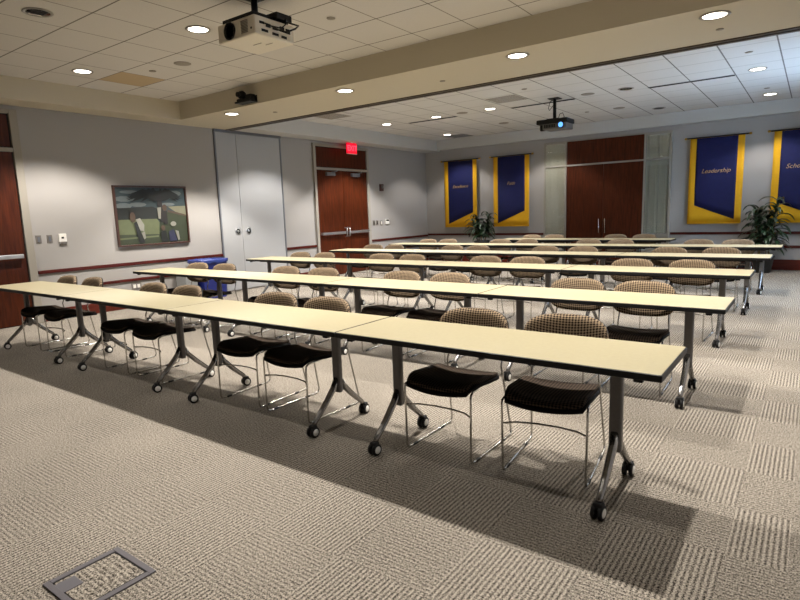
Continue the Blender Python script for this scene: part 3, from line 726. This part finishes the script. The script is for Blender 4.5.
# ------------------------------------------------------------------ plants
def plant(name, label, x, y, hpot, rpot, ztop, spread, nst, nl, seed):
    rnd = random.Random(seed)
    t = thing(name, label, 'plant', (x,y,0))
    mb = MB(); mb.lathe([(rpot*.72,0),(rpot*.78,.02),(rpot,hpot-.03),(rpot*1.06,hpot-.025),(rpot*1.06,hpot),(rpot*.96,hpot),(rpot*.92,hpot-.05),(.001,hpot-.05)],(0,0,0),'z',28,False); mb.build('pot', M_pot, t)
    MB().lathe([(rpot*.9,hpot-.045),(.001,hpot-.035)],(0,0,0),'z',20,False).build('soil', M_soil, t)
    ms = MB(); ml = MB()
    for s_ in range(nst):
        a = 2*PI*s_/nst + rnd.uniform(-.3,.3); rr = rpot*.45
        bx, by = rr*math.cos(a), rr*math.sin(a); top = ztop - rnd.uniform(.1,.6)*(ztop-hpot)*.8 * (0 if s_ == 0 else 1) - .13
        pts = [(bx*(1+k*.25),by*(1+k*.25),hpot-.05+(top-hpot+.05)*k/5) for k in range(6)]
        ms.tube(pts, .014, 7)
        for l in range(nl):
            f_ = l/(nl-1); hz = hpot+.02+(top-hpot)*(.2+.8*f_); ang = l*2.4+rnd.uniform(-.6,.6)
            ln = spread*(.8+.45*rnd.random()); wd = .031+.014*rnd.random()
            e0 = math.radians(30+45*f_+rnd.uniform(-15,15)); e1 = math.radians(-50-35*rnd.random())
            k_ = .25*5*(hz-hpot)/(top-hpot+1e-6); px, py, pz = bx*(1+k_), by*(1+k_), hz
            dx, dy = math.cos(ang), math.sin(ang)
            if y+py+dy*ln*.75 > YB-.14: dy *= .3
            prev = None; N = 8
            for i in range(N+1):
                q = i/N; e_ = e0+(e1-e0)*q**.9
                ww = wd*math.sin(PI*min(.999,.10+.9*q))**.7 + .001
                nx, ny = -dy*ww, dx*ww; cup = ww*.4
                cur = (ml.bm.verts.new((px-nx,py-ny,pz+cup)), ml.bm.verts.new((px,py,pz)), ml.bm.verts.new((px+nx,py+ny,pz+cup)))
                if prev:
                    for j in (0,1):
                        fc = ml.bm.faces.new((prev[j],prev[j+1],cur[j+1],cur[j])); fc.smooth = True
                prev = cur
                st = ln/N; px += dx*math.cos(e_)*st; py += dy*math.cos(e_)*st; pz += math.sin(e_)*st
    ms.build('stem', M_stem, t); ml.build('foliage', M_leaf, t)
plant('potted_plant','tall leafy potted plant in front of the rightmost banner', -.78, 13.40, .34, .19, 1.47, .40, 5, 26, 3)
plant('potted_plant','smaller leafy potted plant between the two left banners', -7.12, 13.45, .62, .20, 1.36, .34, 5, 24, 11)

# ------------------------------------------------------------------ recycling bins
def bin_(label, cx, cy, w_, d_, h_, m, bag, logo):
    t = thing('waste_bin', label, 'bin', (cx,cy,0))
    mb = MB(); tp = .86
    def wall(s1, s2, h0, h1):
        pass
    def ring(s_, z): return [(-d_/2*s_,-w_/2*s_,z),(d_/2*s_,-w_/2*s_,z),(d_/2*s_,w_/2*s_,z),(-d_/2*s_,w_/2*s_,z)]
    R_ = [ring(tp,0),ring(1,h_-.05),ring(1.06,h_-.05),ring(1.06,h_),ring(.97,h_),ring(.84,.02)]
    V = [[mb.bm.verts.new(p) for p in q] for q in R_]
    for i in range(len(V)-1):
        for k in range(4): mb.bm.faces.new((V[i][k],V[i][(k+1)%4],V[i+1][(k+1)%4],V[i+1][k]))
    mb.bm.faces.new(V[0][::-1]); mb.bm.faces.new(V[-1])
    mb.build('body', m, t)
    if bag:
        rnd = random.Random(5); mb = MB(); n = 40
        loop = []
        for k in range(n):
            a = k/n*4; side = int(a); fr = a-side; q = ring(1.075,0)
            p = Vector(q[side]).lerp(Vector(q[(side+1)%4]), fr); loop.append(p)
        rows_ = []
        for j, (sc, z) in enumerate(((1.0,h_-.035),(1.01,h_-.015),(1.0,h_+.008),(.88,h_+.010),(.82,h_-.12))):
            rows_.append([mb.bm.verts.new((p.x*sc, p.y*sc, z+(rnd.uniform(-.03,.01) if j == 0 else rnd.uniform(-.004,.012)))) for p in loop])
        for j in range(4):
            for k in range(n):
                fc = mb.bm.faces.new((rows_[j][k],rows_[j][(k+1)%n],rows_[j+1][(k+1)%n],rows_[j+1][k])); fc.smooth = True
        mb.build('liner', M_bag, t)
    if logo:
        for face in ('x','y'):
            mb = MB()
            for k in range(3):   # three chasing arrows
                M0 = Matrix.Rotation(2*PI*k/3,4,'Z')
                pts = [(-.055,.045),(.02,.045),(.02,.03),(.05,.055),(.02,.082),(.02,.068),(-.04,.068)]
                if face == 'x': T_ = Matrix.Translation((d_/2*.975+.004,0,h_*.62)) @ Matrix.Rotation(math.radians(7),4,'Y') @ Matrix.Rotation(PI/2,4,'Z') @ Matrix.Rotation(PI/2,4,'X')
                else: T_ = Matrix.Translation((0,-w_/2*.975-.004,h_*.62)) @ Matrix.Rotation(math.radians(-7),4,'X') @ Matrix.Rotation(PI/2,4,'X')
                mb.poly([T_ @ (M0 @ Vector((a,b,0))) for a, b in pts])
            mb.build('recycling_symbol', M_white, t)
bin_('blue recycling bin with pale liner bag against the left wall', -8.92, 6.24, .52, .40, .70, M_blue, True, True)
bin_('grey waste bin beside the blue recycling bin, nearer the painting', -8.98, 5.82, .24, .30, .55, M_greyp, False, False)
